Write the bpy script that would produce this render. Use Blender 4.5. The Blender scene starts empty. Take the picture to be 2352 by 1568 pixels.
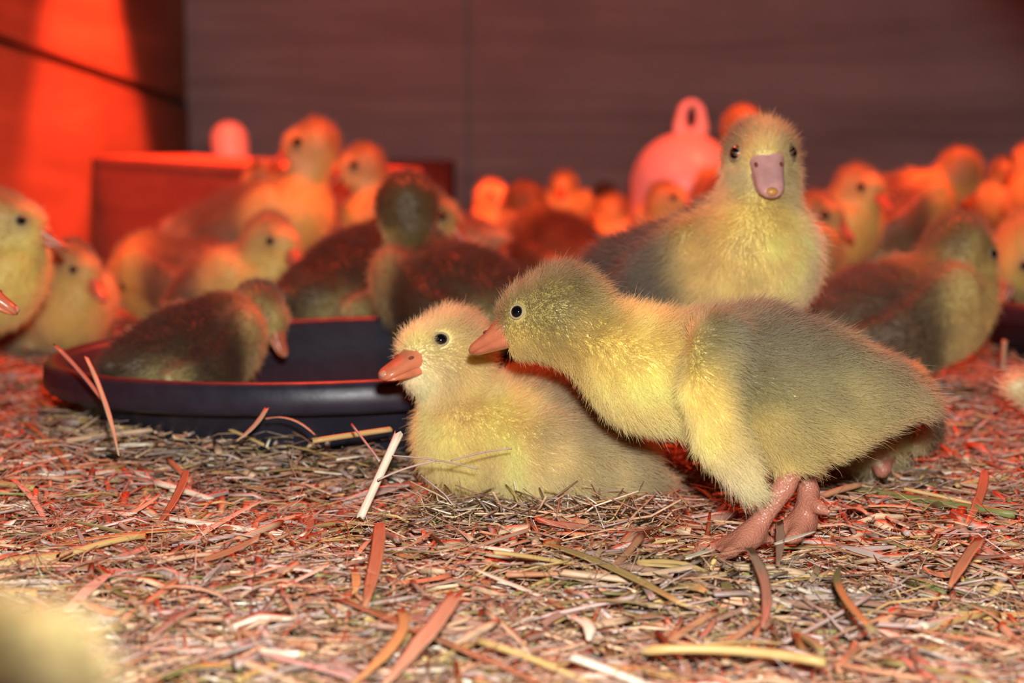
import bpy, math, random
import numpy as np
from mathutils import Vector, Matrix, Euler

random.seed(7)
rng = np.random.default_rng(7)
sc = bpy.context.scene
COL = sc.collection

# ------------------------------------------------------------------ camera
W_PX, H_PX, F_PX = 2352.0, 1568.0, 4390.0
CAM_Z, HORIZON = 0.19, 300.0
PITCH = math.atan((H_PX / 2 - HORIZON) / F_PX)
cam_d = bpy.data.cameras.new('camera')
cam = bpy.data.objects.new('camera', cam_d)
COL.objects.link(cam)
cam.location = (0, 0, CAM_Z)
cam.rotation_euler = (math.pi / 2 - PITCH, 0, 0)
cam_d.sensor_width = 36.0
cam_d.lens = F_PX / W_PX * 36.0
cam_d.clip_start = 0.02
cam_d.dof.use_dof = True
cam_d.dof.focus_distance = 0.885
cam_d.dof.aperture_fstop = 8.6
sc.camera = cam

# ------------------------------------------------------------------ world, lights, exposure
world = bpy.data.worlds.new('dim_barn')
sc.world = world
world.use_nodes = True
bg = world.node_tree.nodes['Background']
bg.inputs[0].default_value = (0.5, 0.5, 0.5, 1)
bg.inputs[1].default_value = 0.01
vs = sc.view_settings
vs.view_transform = 'Standard'
vs.look = 'None'
vs.exposure = 0.0
vs.gamma = 1.0
vs.use_curve_mapping = False
sc.cycles.max_bounces = 6
sc.cycles.diffuse_bounces = 4
sc.cycles.glossy_bounces = 2
sc.cycles.transmission_bounces = 3
sc.cycles.adaptive_threshold = 0.05


def spot(name, loc, target, power, color, size_deg, blend, radius):
    l = bpy.data.lights.new(name, 'SPOT')
    l.energy = power
    l.color = color
    l.spot_size = math.radians(size_deg)
    l.spot_blend = blend
    l.shadow_soft_size = radius
    o = bpy.data.objects.new(name, l)
    COL.objects.link(o)
    o.location = loc
    d = Vector(target) - Vector(loc)
    o.rotation_euler = d.to_track_quat('-Z', 'Y').to_euler()
    return o


RED = (1.0, 0.075, 0.028)
spot('camera_flash_offscreen', (0.022, 0.0, CAM_Z + 0.085), (0.01, 0.85, 0.075), 50.0, (1.0, 0.965, 0.95), 45, 0.25, 0.018)
spot('heat_lamp_side_wall_offscreen', (-0.36, 2.62, 0.82), (-0.36, 2.62, 0.0), 135.0, RED, 72, 0.25, 0.04)
spot('heat_lamp_pan_offscreen', (-0.24, 1.75, 0.98), (-0.22, 1.72, 0.0), 58.0, RED, 132, 0.4, 0.05)
spot('heat_lamp_right_offscreen', (0.58, 2.22, 0.98), (0.56, 2.12, 0.0), 84.0, RED, 122, 0.4, 0.05)


# ------------------------------------------------------------------ helpers
def at(px, py, D):
    """world point seen at photo pixel (px, py), at distance D along +Y"""
    cp, sp = math.cos(PITCH), math.sin(PITCH)
    a, b = (px - W_PX / 2) / F_PX, (H_PX / 2 - py) / F_PX
    d = np.array([a, cp + b * sp, -sp + b * cp])
    return np.array([0, 0, CAM_Z]) + d * (D / d[1])


def on_floor(px, py, z=0.0):
    cp, sp = math.cos(PITCH), math.sin(PITCH)
    a, b = (px - W_PX / 2) / F_PX, (H_PX / 2 - py) / F_PX
    d = np.array([a, cp + b * sp, -sp + b * cp])
    return np.array([0, 0, CAM_Z]) + d * ((z - CAM_Z) / d[2])


def lin(r, g, b):
    out = []
    for c in (r, g, b):
        c /= 255.0
        out.append(c / 12.92 if c <= 0.04045 else ((c + 0.055) / 1.055) ** 2.4)
    return np.array(out)


def nrm(v):
    v = np.asarray(v, float)
    return v / (np.linalg.norm(v, axis=-1, keepdims=True) + 1e-12)


def mk_mesh(name, V, F, mat=None, smooth=True, tint=None):
    me = bpy.data.meshes.new(name)
    V = np.asarray(V, np.float32)
    me.from_pydata(V.tolist(), [], F if isinstance(F, list) else F.tolist())
    if tint is not None:
        at_ = me.attributes.new('tint', 'FLOAT_COLOR', 'POINT')
        c = np.ones((len(V), 4), np.float32)
        c[:, :3] = tint
        at_.data.foreach_set('color', c.ravel())
    if smooth:
        me.polygons.foreach_set('use_smooth', np.ones(len(me.polygons), bool))
    if mat is not None:
        me.materials.append(mat)
    me.update()
    return me


def mk_obj(name, data, parent=None, loc=None):
    o = bpy.data.objects.new(name, data)
    COL.objects.link(o)
    if parent is not None:
        o.parent = parent
    if loc is not None:
        o.location = Vector([float(v) for v in loc])
    return o


def tag(o, label, cat, group=None, kind=None):
    o['label'] = label
    o['category'] = cat
    if group:
        o['group'] = group
    if kind:
        o['kind'] = kind
    return o


def box_mesh(name, sx, sy, sz, mat, bevel=0.002):
    import bmesh
    bm = bmesh.new()
    bmesh.ops.create_cube(bm, size=1.0)
    bmesh.ops.scale(bm, vec=(sx, sy, sz), verts=bm.verts)
    if bevel:
        bmesh.ops.bevel(bm, geom=list(bm.edges), offset=bevel, segments=2, affect='EDGES', profile=0.5)
    me = bpy.data.meshes.new(name)
    bm.to_mesh(me)
    bm.free()
    me.materials.append(mat)
    return me


def lathe_mesh(name, prof, n, mat):
    prof = np.array(prof, float)
    a = np.linspace(0, 2 * math.pi, n, endpoint=False)
    V, F = [], []
    m = len(prof)
    for (r, z) in prof:
        for t in a:
            V.append((r * math.cos(t), r * math.sin(t), z))
    for i in range(m - 1):
        for j in range(n):
            k = (j + 1) % n
            F.append((i * n + j, i * n + k, (i + 1) * n + k, (i + 1) * n + j))
    F.append(tuple(range(n))[::-1])
    F.append(tuple((m - 1) * n + j for j in range(n)))
    return mk_mesh(name, V, F, mat)


# ------------------------------------------------------------------ materials
def new_mat(name):
    m = bpy.data.materials.new(name)
    m.use_nodes = True
    nt = m.node_tree
    return m, nt, nt.nodes['Principled BSDF']


def plain(name, rgb, rough=0.5, spec=0.5, sss=0.0, noise=0.0, nscale=60.0, bump=0.0):
    m, nt, p = new_mat(name)
    c = lin(*rgb)
    p.inputs['Base Color'].default_value = (*c, 1)
    p.inputs['Roughness'].default_value = rough
    p.inputs['Specular IOR Level'].default_value = spec
    if sss:
        p.inputs['Subsurface Weight'].default_value = sss
        p.inputs['Subsurface Radius'].default_value = (1.0, 0.4, 0.25)
        p.inputs['Subsurface Scale'].default_value = 0.004
    if noise or bump:
        tc = nt.nodes.new('ShaderNodeTexCoord')
        nz = nt.nodes.new('ShaderNodeTexNoise')
        nz.inputs['Scale'].default_value = nscale
        nz.inputs['Detail'].default_value = 4
        nt.links.new(tc.outputs['Object'], nz.inputs['Vector'])
        if noise:
            r = nt.nodes.new('ShaderNodeValToRGB')
            r.color_ramp.elements[0].position = 0.3
            r.color_ramp.elements[1].position = 0.7
            r.color_ramp.elements[0].color = (*(c * (1 - noise)), 1)
            r.color_ramp.elements[1].color = (*np.minimum(c * (1 + noise), 1), 1)
            nt.links.new(nz.outputs['Fac'], r.inputs['Fac'])
            nt.links.new(r.outputs['Color'], p.inputs['Base Color'])
        if bump:
            b = nt.nodes.new('ShaderNodeBump')
            b.inputs['Strength'].default_value = bump
            b.inputs['Distance'].default_value = 0.002
            nt.links.new(nz.outputs['Fac'], b.inputs['Height'])
            nt.links.new(b.outputs['Normal'], p.inputs['Normal'])
    return m


def wood(name, dark, light, axis_scale, rough=0.75, knots=True, blotch=0.5):
    m, nt, p = new_mat(name)
    tc = nt.nodes.new('ShaderNodeTexCoord')
    mp = nt.nodes.new('ShaderNodeMapping')
    mp.inputs['Scale'].default_value = axis_scale
    nt.links.new(tc.outputs['Object'], mp.inputs['Vector'])
    nz = nt.nodes.new('ShaderNodeTexNoise')
    nz.inputs['Scale'].default_value = 3.0
    nz.inputs['Detail'].default_value = 8
    nz.inputs['Roughness'].default_value = 0.6
    nz.inputs['Distortion'].default_value = 0.6
    nt.links.new(mp.outputs['Vector'], nz.inputs['Vector'])
    r = nt.nodes.new('ShaderNodeValToRGB')
    r.color_ramp.elements[0].position = 0.3
    r.color_ramp.elements[1].position = 0.72
    r.color_ramp.elements[0].color = (*lin(*dark), 1)
    r.color_ramp.elements[1].color = (*lin(*light), 1)
    nt.links.new(nz.outputs['Fac'], r.inputs['Fac'])
    nz2 = nt.nodes.new('ShaderNodeTexNoise')
    nz2.inputs['Scale'].default_value = 5.0
    nz2.inputs['Detail'].default_value = 3
    nt.links.new(tc.outputs['Object'], nz2.inputs['Vector'])
    mx = nt.nodes.new('ShaderNodeMix')
    mx.data_type = 'RGBA'
    mx.blend_type = 'MULTIPLY'
    mx.inputs['Factor'].default_value = blotch
    nt.links.new(r.outputs['Color'], mx.inputs['A'])
    nt.links.new(nz2.outputs['Fac'], mx.inputs['B'])
    last = mx.outputs['Result']
    if knots:
        vo = nt.nodes.new('ShaderNodeTexVoronoi')
        vo.inputs['Scale'].default_value = 4.2
        nt.links.new(tc.outputs['Object'], vo.inputs['Vector'])
        kr = nt.nodes.new('ShaderNodeValToRGB')
        kr.color_ramp.elements[0].position = 0.045
        kr.color_ramp.elements[1].position = 0.10
        kr.color_ramp.elements[0].color = (0.25, 0.2, 0.18, 1)
        kr.color_ramp.elements[1].color = (1, 1, 1, 1)
        nt.links.new(vo.outputs['Distance'], kr.inputs['Fac'])
        mk = nt.nodes.new('ShaderNodeMix')
        mk.data_type = 'RGBA'
        mk.blend_type = 'MULTIPLY'
        mk.inputs['Factor'].default_value = 1.0
        nt.links.new(last, mk.inputs['A'])
        nt.links.new(kr.outputs['Color'], mk.inputs['B'])
        last = mk.outputs['Result']
    nt.links.new(last, p.inputs['Base Color'])
    p.inputs['Roughness'].default_value = rough
    p.inputs['Specular IOR Level'].default_value = 0.25
    b = nt.nodes.new('ShaderNodeBump')
    b.inputs['Strength'].default_value = 0.25
    b.inputs['Distance'].default_value = 0.003
    nt.links.new(nz.outputs['Fac'], b.inputs['Height'])
    nt.links.new(b.outputs['Normal'], p.inputs['Normal'])
    return m


def tint_mat(name, rough=0.6, spec=0.3):
    m, nt, p = new_mat(name)
    a = nt.nodes.new('ShaderNodeAttribute')
    a.attribute_name = 'tint'
    nt.links.new(a.outputs['Color'], p.inputs['Base Color'])
    p.inputs['Roughness'].default_value = rough
    p.inputs['Specular IOR Level'].default_value = spec
    return m, nt, p


M_SKIN, _nt, _p = tint_mat('gosling_skin', 0.34, 0.45)
_p.inputs['Subsurface Weight'].default_value = 0.1
_p.inputs['Subsurface Radius'].default_value = (1.0, 0.45, 0.3)
_p.inputs['Subsurface Scale'].default_value = 0.003
_tc = _nt.nodes.new('ShaderNodeTexCoord')
_vz = _nt.nodes.new('ShaderNodeTexVoronoi')
_vz.inputs['Scale'].default_value = 900
_nt.links.new(_tc.outputs['Object'], _vz.inputs['Vector'])
_b = _nt.nodes.new('ShaderNodeBump')
_b.inputs['Strength'].default_value = 0.6
_b.inputs['Distance'].default_value = 0.0006
_nt.links.new(_vz.outputs['Distance'], _b.inputs['Height'])
_nt.links.new(_b.outputs['Normal'], _p.inputs['Normal'])


def down_material():
    m = bpy.data.materials.new('gosling_down')
    m.use_nodes = True
    nt = m.node_tree
    nt.nodes.clear()
    out = nt.nodes.new('ShaderNodeOutputMaterial')
    a = nt.nodes.new('ShaderNodeAttribute')
    a.attribute_name = 'tint'
    df = nt.nodes.new('ShaderNodeBsdfDiffuse')
    tr = nt.nodes.new('ShaderNodeBsdfTranslucent')
    mx = nt.nodes.new('ShaderNodeMixShader')
    mx.inputs[0].default_value = 0.46
    hb = nt.nodes.new('ShaderNodeBsdfHair')
    hb.component = 'Reflection'
    hb.inputs['RoughnessU'].default_value = 0.28
    hb.inputs['RoughnessV'].default_value = 0.6
    hb.inputs['Color'].default_value = (0.9, 0.85, 0.75, 1)
    m2 = nt.nodes.new('ShaderNodeMixShader')
    m2.inputs[0].default_value = 0.06
    nt.links.new(a.outputs['Color'], df.inputs['Color'])
    nt.links.new(a.outputs['Color'], tr.inputs['Color'])
    nt.links.new(df.outputs[0], mx.inputs[1])
    nt.links.new(tr.outputs[0], mx.inputs[2])
    nt.links.new(mx.outputs[0], m2.inputs[1])
    nt.links.new(hb.outputs[0], m2.inputs[2])
    nt.links.new(m2.outputs[0], out.inputs['Surface'])
    return m


M_DOWN = down_material()
M_BEAK = plain('beak_horn', (198, 118, 84), 0.27, 0.5, 0.08, 0.12, 160, 0.12)
M_BEAKP = plain('beak_pink', (196, 146, 138), 0.27, 0.5, 0.2, 0.12, 160, 0.12)
M_NAIL = plain('beak_nail', (196, 140, 112), 0.3, 0.5)
M_NAILO = plain('beak_nail_ochre', (196, 140, 70), 0.35, 0.5)
M_NOST = plain('nostril_dark', (120, 60, 40), 0.6, 0.2)
M_EYE = plain('eye_black', (10, 10, 14), 0.06, 0.6)
M_LID = plain('eyelid_skin', (158, 142, 108), 0.6, 0.3)

M_WALL_L = wood('board_wood', (150, 105, 80), (196, 150, 115), (1.0, 0.35, 4.0), 0.75, True, 0.35)
M_WALL_B = wood('panel_wood', (168, 150, 146), (206, 188, 182), (0.6, 1.0, 7.0), 0.85, False, 0.35)
M_BOX = wood('crate_wood', (140, 92, 76), (185, 130, 105), (2.0, 2.0, 5.0), 0.7, True, 0.4)
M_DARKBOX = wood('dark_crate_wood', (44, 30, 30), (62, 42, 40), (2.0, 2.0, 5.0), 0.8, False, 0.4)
M_RUBBER = plain('black_rubber', (38, 38, 48), 0.42, 0.5, 0, 0.2, 90, 0.15)
M_PLASTIC = plain('white_plastic', (206, 202, 200), 0.35, 0.5, 0.15)
M_PLRED = plain('red_plastic', (190, 40, 40), 0.4, 0.5)


# ------------------------------------------------------------------ structure
FLOOR_Z = -0.012


def build_floor():
    m, nt, p = new_mat('packed_litter')
    tc = nt.nodes.new('ShaderNodeTexCoord')
    nz = nt.nodes.new('ShaderNodeTexNoise')
    nz.inputs['Scale'].default_value = 120
    nz.inputs['Detail'].default_value = 6
    nt.links.new(tc.outputs['Object'], nz.inputs['Vector'])
    r = nt.nodes.new('ShaderNodeValToRGB')
    r.color_ramp.elements[0].position = 0.3
    r.color_ramp.elements[1].position = 0.75
    r.color_ramp.elements[0].color = (*lin(60, 42, 32), 1)
    r.color_ramp.elements[1].color = (*lin(150, 122, 92), 1)
    nt.links.new(nz.outputs['Fac'], r.inputs['Fac'])
    nt.links.new(r.outputs['Color'], p.inputs['Base Color'])
    p.inputs['Roughness'].default_value = 0.95
    p.inputs['Specular IOR Level'].default_value = 0.1
    b = nt.nodes.new('ShaderNodeBump')
    b.inputs['Strength'].default_value = 0.7
    b.inputs['Distance'].default_value = 0.006
    nt.links.new(nz.outputs['Fac'], b.inputs['Height'])
    nt.links.new(b.outputs['Normal'], p.inputs['Normal'])
    me = mk_mesh('floor', [(-3, -1, FLOOR_Z), (3, -1, FLOOR_Z), (3, 4.2, FLOOR_Z), (-3, 4.2, FLOOR_Z)], [(0, 1, 2, 3)], m, False)
    o = mk_obj('floor', me)
    o['kind'] = 'structure'
    o['label'] = 'brown litter floor under the straw bedding'


build_floor()

BACK_Y = 3.4


def quad_slab(name, corners, thick, mat, parent, into):
    """board with four front corners (photo side), thickness pushed along `into`"""
    import bmesh
    bm = bmesh.new()
    f = [bm.verts.new(tuple(c)) for c in corners]
    k = [bm.verts.new(tuple(np.array(c) + np.array(into) * thick)) for c in corners]
    bm.faces.new(f)
    bm.faces.new(k[::-1])
    n = len(f)
    for i in range(n):
        j = (i + 1) % n
        bm.faces.new((f[j], f[i], k[i], k[j]))
    bmesh.ops.recalc_face_normals(bm, faces=bm.faces)
    bmesh.ops.bevel(bm, geom=list(bm.edges), offset=min(0.003, thick * 0.3), segments=2, affect='EDGES')
    me = bpy.data.meshes.new(name)
    bm.to_mesh(me)
    bm.free()
    me.materials.append(mat)
    return mk_obj(name, me, parent)


def build_walls():
    # back wall : two plywood panels meeting in a dark seam
    e = mk_obj('wall_back', None)
    e['kind'] = 'structure'
    e['label'] = 'dim plywood back wall behind the goslings'
    xs = at(1076, 200, BACK_Y)[0]
    for (a, b) in ((-0.575, xs - 0.002), (xs + 0.002, 1.9)):
        quad_slab('panel', [(a, BACK_Y, FLOOR_Z), (b, BACK_Y, FLOOR_Z), (b, BACK_Y, 1.6), (a, BACK_Y, 1.6)], 0.018, M_WALL_B, e, (0, 1, 0))
    quad_slab('backing_board', [(-0.575, BACK_Y + 0.022, FLOOR_Z), (1.9, BACK_Y + 0.022, FLOOR_Z), (1.9, BACK_Y + 0.022, 1.6), (-0.575, BACK_Y + 0.022, 1.6)],
              0.01, M_WALL_B, e, (0, 1, 0))
    # left wall : wide boards, sloping gap between them
    e = mk_obj('wall_left', None)
    e['kind'] = 'structure'
    e['label'] = 'wide wooden boards of the side wall, glowing red under the heat lamp'
    xw = -0.57
    y0, y1 = 0.9, BACK_Y - 0.002

    def zc(y):        # centre line of the gap
        za, zb = at(440, 240, 3.4)[2], at(0, 85, 2.12)[2]
        return zb + (za - zb) * (y - 2.12) / (3.4 - 2.12)
    g = 0.0062
    quad_slab('board', [(xw, y0, FLOOR_Z), (xw, y1, FLOOR_Z), (xw, y1, zc(y1) - g), (xw, y0, zc(y0) - g)], 0.022, M_WALL_L, e, (-1, 0, 0))
    quad_slab('board', [(xw - 0.004, y0, zc(y0) + g), (xw - 0.004, y1, zc(y1) + g), (xw - 0.004, y1, zc(y1) + 0.30), (xw - 0.004, y0, zc(y0) + 0.30)], 0.022, M_WALL_L, e, (-1, 0, 0))
    quad_slab('board', [(xw, y0, zc(y0) + 0.31), (xw, y1, zc(y1) + 0.31), (xw, y1, 1.6), (xw, y0, 1.6)], 0.022, M_WALL_L, e, (-1, 0, 0))
    quad_slab('backing_board', [(xw - 0.032, y0, FLOOR_Z), (xw - 0.032, y1, FLOOR_Z), (xw - 0.032, y1, 1.6), (xw - 0.032, y0, 1.6)], 0.01, M_WALL_L, e, (-1, 0, 0))


build_walls()


def build_crates():
    # wooden crate against the side wall: front board, end board, top board
    d0, d1 = 2.62, 2.27
    A, B = at(203, 357, d0), at(705, 390, d1)
    root = mk_obj('wooden_crate', None, None, (A[0], A[1], FLOOR_Z))
    tag(root, 'knotty wooden crate with a flat lid standing along the board wall', 'crate')
    base = np.array([A[0], A[1], FLOOR_Z])
    dirn = nrm(np.array([B[0] - A[0], B[1] - A[1], 0]))
    back = np.array([-dirn[1], dirn[0], 0])
    ln = np.linalg.norm((B - A)[:2])
    zA, zB = A[2], B[2]

    def P(u, w, z):
        return np.array([A[0], A[1], 0]) + dirn * u + back * w + np.array([0, 0, z]) - base

    def brd(name, pts, th, into, mat=M_BOX):
        return quad_slab(name, pts, th, mat, root, into)
    dep = 0.16
    brd('front_board', [P(0.004, 0, FLOOR_Z), P(ln, 0, FLOOR_Z), P(ln, 0, zB - 0.012), P(0.004, 0, zA - 0.012)], 0.016, back)
    brd('end_board', [P(-0.004, 0.004, FLOOR_Z), P(-0.004, dep, FLOOR_Z), P(-0.004, dep, zA - 0.012), P(-0.004, 0.004, zA - 0.012)], 0.008, dirn)
    brd('end_board', [P(ln + 0.004, 0.004, FLOOR_Z), P(ln + 0.004, dep, FLOOR_Z), P(ln + 0.004, dep, zB - 0.012), P(ln + 0.004, 0.004, zB - 0.012)], 0.008, -dirn)
    brd('back_board', [P(0.006, dep + 0.016, FLOOR_Z), P(ln, dep + 0.016, FLOOR_Z), P(ln, dep + 0.016, zB - 0.012), P(0.006, dep + 0.016, zA - 0.012)], 0.014, -back)
    brd('lid', [P(-0.006, -0.004, zA - 0.0115), P(ln + 0.006, -0.004, zB - 0.0115), P(ln + 0.006, dep + 0.02, zB - 0.0115), P(-0.006, dep + 0.02, zA - 0.0115)], 0.0115, (0, 0, 1))
    # a darker crate nearer the back wall
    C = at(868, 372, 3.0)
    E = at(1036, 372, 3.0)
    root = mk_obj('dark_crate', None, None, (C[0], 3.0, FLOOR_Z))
    tag(root, 'dark wooden crate standing by the back wall beyond the knotty crate', 'crate')
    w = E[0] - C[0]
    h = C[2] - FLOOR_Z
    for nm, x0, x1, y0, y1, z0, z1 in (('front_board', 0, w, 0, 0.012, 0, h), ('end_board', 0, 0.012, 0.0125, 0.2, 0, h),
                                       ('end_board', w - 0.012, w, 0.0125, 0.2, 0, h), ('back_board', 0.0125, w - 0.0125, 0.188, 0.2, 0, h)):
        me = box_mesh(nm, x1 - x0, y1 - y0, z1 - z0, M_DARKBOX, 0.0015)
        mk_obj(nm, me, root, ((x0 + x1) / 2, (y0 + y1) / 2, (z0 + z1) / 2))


build_crates()


# ------------------------------------------------------------------ pans, drinker, jar
PAN = []


def build_pan(cx, cy, r, ztop, label, tilt, water=True):
    h = ztop - FLOOR_Z
    root = mk_obj('rubber_pan', None, None, (cx, cy, FLOOR_Z))
    root.rotation_euler = (0, tilt, 0)
    tag(root, label, 'pan')
    ro = r
    prof = [(0.0005, 0.001), (ro * .80, 0.001), (ro * .82, 0.004), (ro * .905, h - 0.021), (ro * .915, h - 0.019),
            (ro * .985, h - 0.0185), (ro * .998, h - 0.016), (ro, h - 0.010), (ro * .997, h - 0.004), (ro * .985, h - 0.0008), (ro * .965, h),
            (ro * .945, h - 0.001), (ro * .935, h - 0.004), (ro * .905, h - 0.020), (ro * .815, 0.012), (ro * .79, 0.0085), (0.0005, 0.008)]
    me = lathe_mesh('pan_body', prof, 120, M_RUBBER)
    mk_obj('pan_body', me, root)
    if water:
        m, nt, p = new_mat('dark_water')
        p.inputs['Base Color'].default_value = (0.012, 0.012, 0.016, 1)
        p.inputs['Roughness'].default_value = 0.06
        p.inputs['IOR'].default_value = 1.33
        tc = nt.nodes.new('ShaderNodeTexCoord')
        nz = nt.nodes.new('ShaderNodeTexNoise')
        nz.inputs['Scale'].default_value = 25
        nt.links.new(tc.outputs['Object'], nz.inputs['Vector'])
        b = nt.nodes.new('ShaderNodeBump')
        b.inputs['Strength'].default_value = 0.3
        b.inputs['Distance'].default_value = 0.002
        nt.links.new(nz.outputs['Fac'], b.inputs['Height'])
        nt.links.new(b.outputs['Normal'], p.inputs['Normal'])
        wme = lathe_mesh('water', [(0.0005, 0.0), (ro * .82, 0.0), (ro * .832, 0.005), (ro * .82, 0.0052), (0.0005, 0.0052)], 90, m)
        w = mk_obj('water', wme, None, (cx, cy, FLOOR_Z + 0.0135))
        tag(w, 'shallow dark water lying in the ' + ('large black pan behind the resting gosling' if cx < 0.3 else 'black pan beyond the brown-backed drinker'), 'water')
        w['kind'] = 'stuff'
    PAN.append((cx, cy, r))


build_pan(-0.104, 1.225, 0.192, 0.0535, 'large black rubber pan with a thick rolled rim behind the resting gosling', math.radians(-1.6))
build_pan(0.588, 1.68, 0.19, 0.046, 'black rubber pan partly out of view beyond the yellow-necked gosling', 0.0)


def build_drinker():
    D = 2.62
    c = at(1572, 450, D)
    R = 0.0745
    ztop = at(1572, 303, D)[2]
    root = mk_obj('bell_drinker', None, None, (c[0], D, FLOOR_Z))
    tag(root, 'white plastic bell drinker with a loop handle, glowing pink in the red light', 'drinker')
    H = ztop - FLOOR_Z
    prof = [(R * 0.98, 0.035), (R, 0.04), (R, H - 0.075)]
    for i in range(1, 13):
        a = math.pi / 2 * i / 12
        prof.append((max(0.0008, R * math.cos(a)), H - 0.075 + 0.075 * math.sin(a)))
    mk_obj('dome', lathe_mesh('dome', prof, 72, M_PLASTIC), root)
    tprof = [(0.0005, 0.0), (R * 1.3, 0.0), (R * 1.36, 0.004), (R * 1.42, 0.034), (R * 1.44, 0.036), (R * 1.42, 0.038), (R * 1.38, 0.034), (R * 1.3, 0.008), (0.0005, 0.008)]
    mk_obj('trough', lathe_mesh('trough', tprof, 72, M_PLRED), root)
    # loop handle: a flat arch with an oval opening
    n = 28
    V, F = [], []
    ow, oh, iw, ih, th = 0.0205, 0.046, 0.0085, 0.0165, 0.006
    zc_ = H + 0.018
    for i in range(n):
        a = 2 * math.pi * i / n
        for (w_, h_, zz) in ((ow, 0.026, zc_), (iw, ih, zc_ + 0.002)):
            cx_, s_ = math.cos(a), math.sin(a)
            zz2 = zz + h_ * s_
            x2 = w_ * cx_
            if w_ == ow and s_ < 0:
                x2 = ow * (1.15 if cx_ > 0 else -1.15) * min(1, abs(cx_) * 1.6)
            for y in (-th, th):
                V.append((x2, y, zz2))
    for i in range(n):
        j = (i + 1) % n
        a, b = i * 4, j * 4
        F += [(a, b, b + 2, a + 2), (a + 1, a + 3, b + 3, b + 1), (a, a + 1, b + 1, b), (a + 2, b + 2, b + 3, a + 3)]
    me = mk_mesh('loop_handle', V, F, M_PLASTIC, True)
    o = mk_obj('loop_handle', me, root)
    o.rotation_euler = (0, math.radians(2), math.radians(15))
    bv = o.modifiers.new('bevel', 'BEVEL')
    bv.width = 0.0012
    bv.segments = 2
    # pale domed jar behind the crate
    D = 3.05
    c = at(546, 360, D)
    zt = at(546, 277, D)[2]
    root = mk_obj('feeder_jar', None, None, (c[0], D, FLOOR_Z))
    root.rotation_euler = (0, math.radians(-4), 0)
    tag(root, 'pale round-topped plastic feeder jar rising behind the knotty crate lid', 'feeder')
    H = zt - FLOOR_Z
    r = 0.030
    prof = [(r, 0.03), (r, H - 0.034)]
    for i in range(1, 11):
        a = math.pi / 2 * i / 10
        prof.append((max(0.0006, r * math.cos(a) ** 0.9), H - 0.034 + 0.034 * math.sin(a)))
    mk_obj('jar', lathe_mesh('jar', prof, 48, M_PLASTIC), root)
    mk_obj('feed_tray', lathe_mesh('feed_tray', [(0.0005, 0.0), (0.06, 0.0), (0.066, 0.028), (0.063, 0.029), (0.058, 0.006), (0.0005, 0.006)], 48, M_PLRED), root)


build_drinker()


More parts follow.
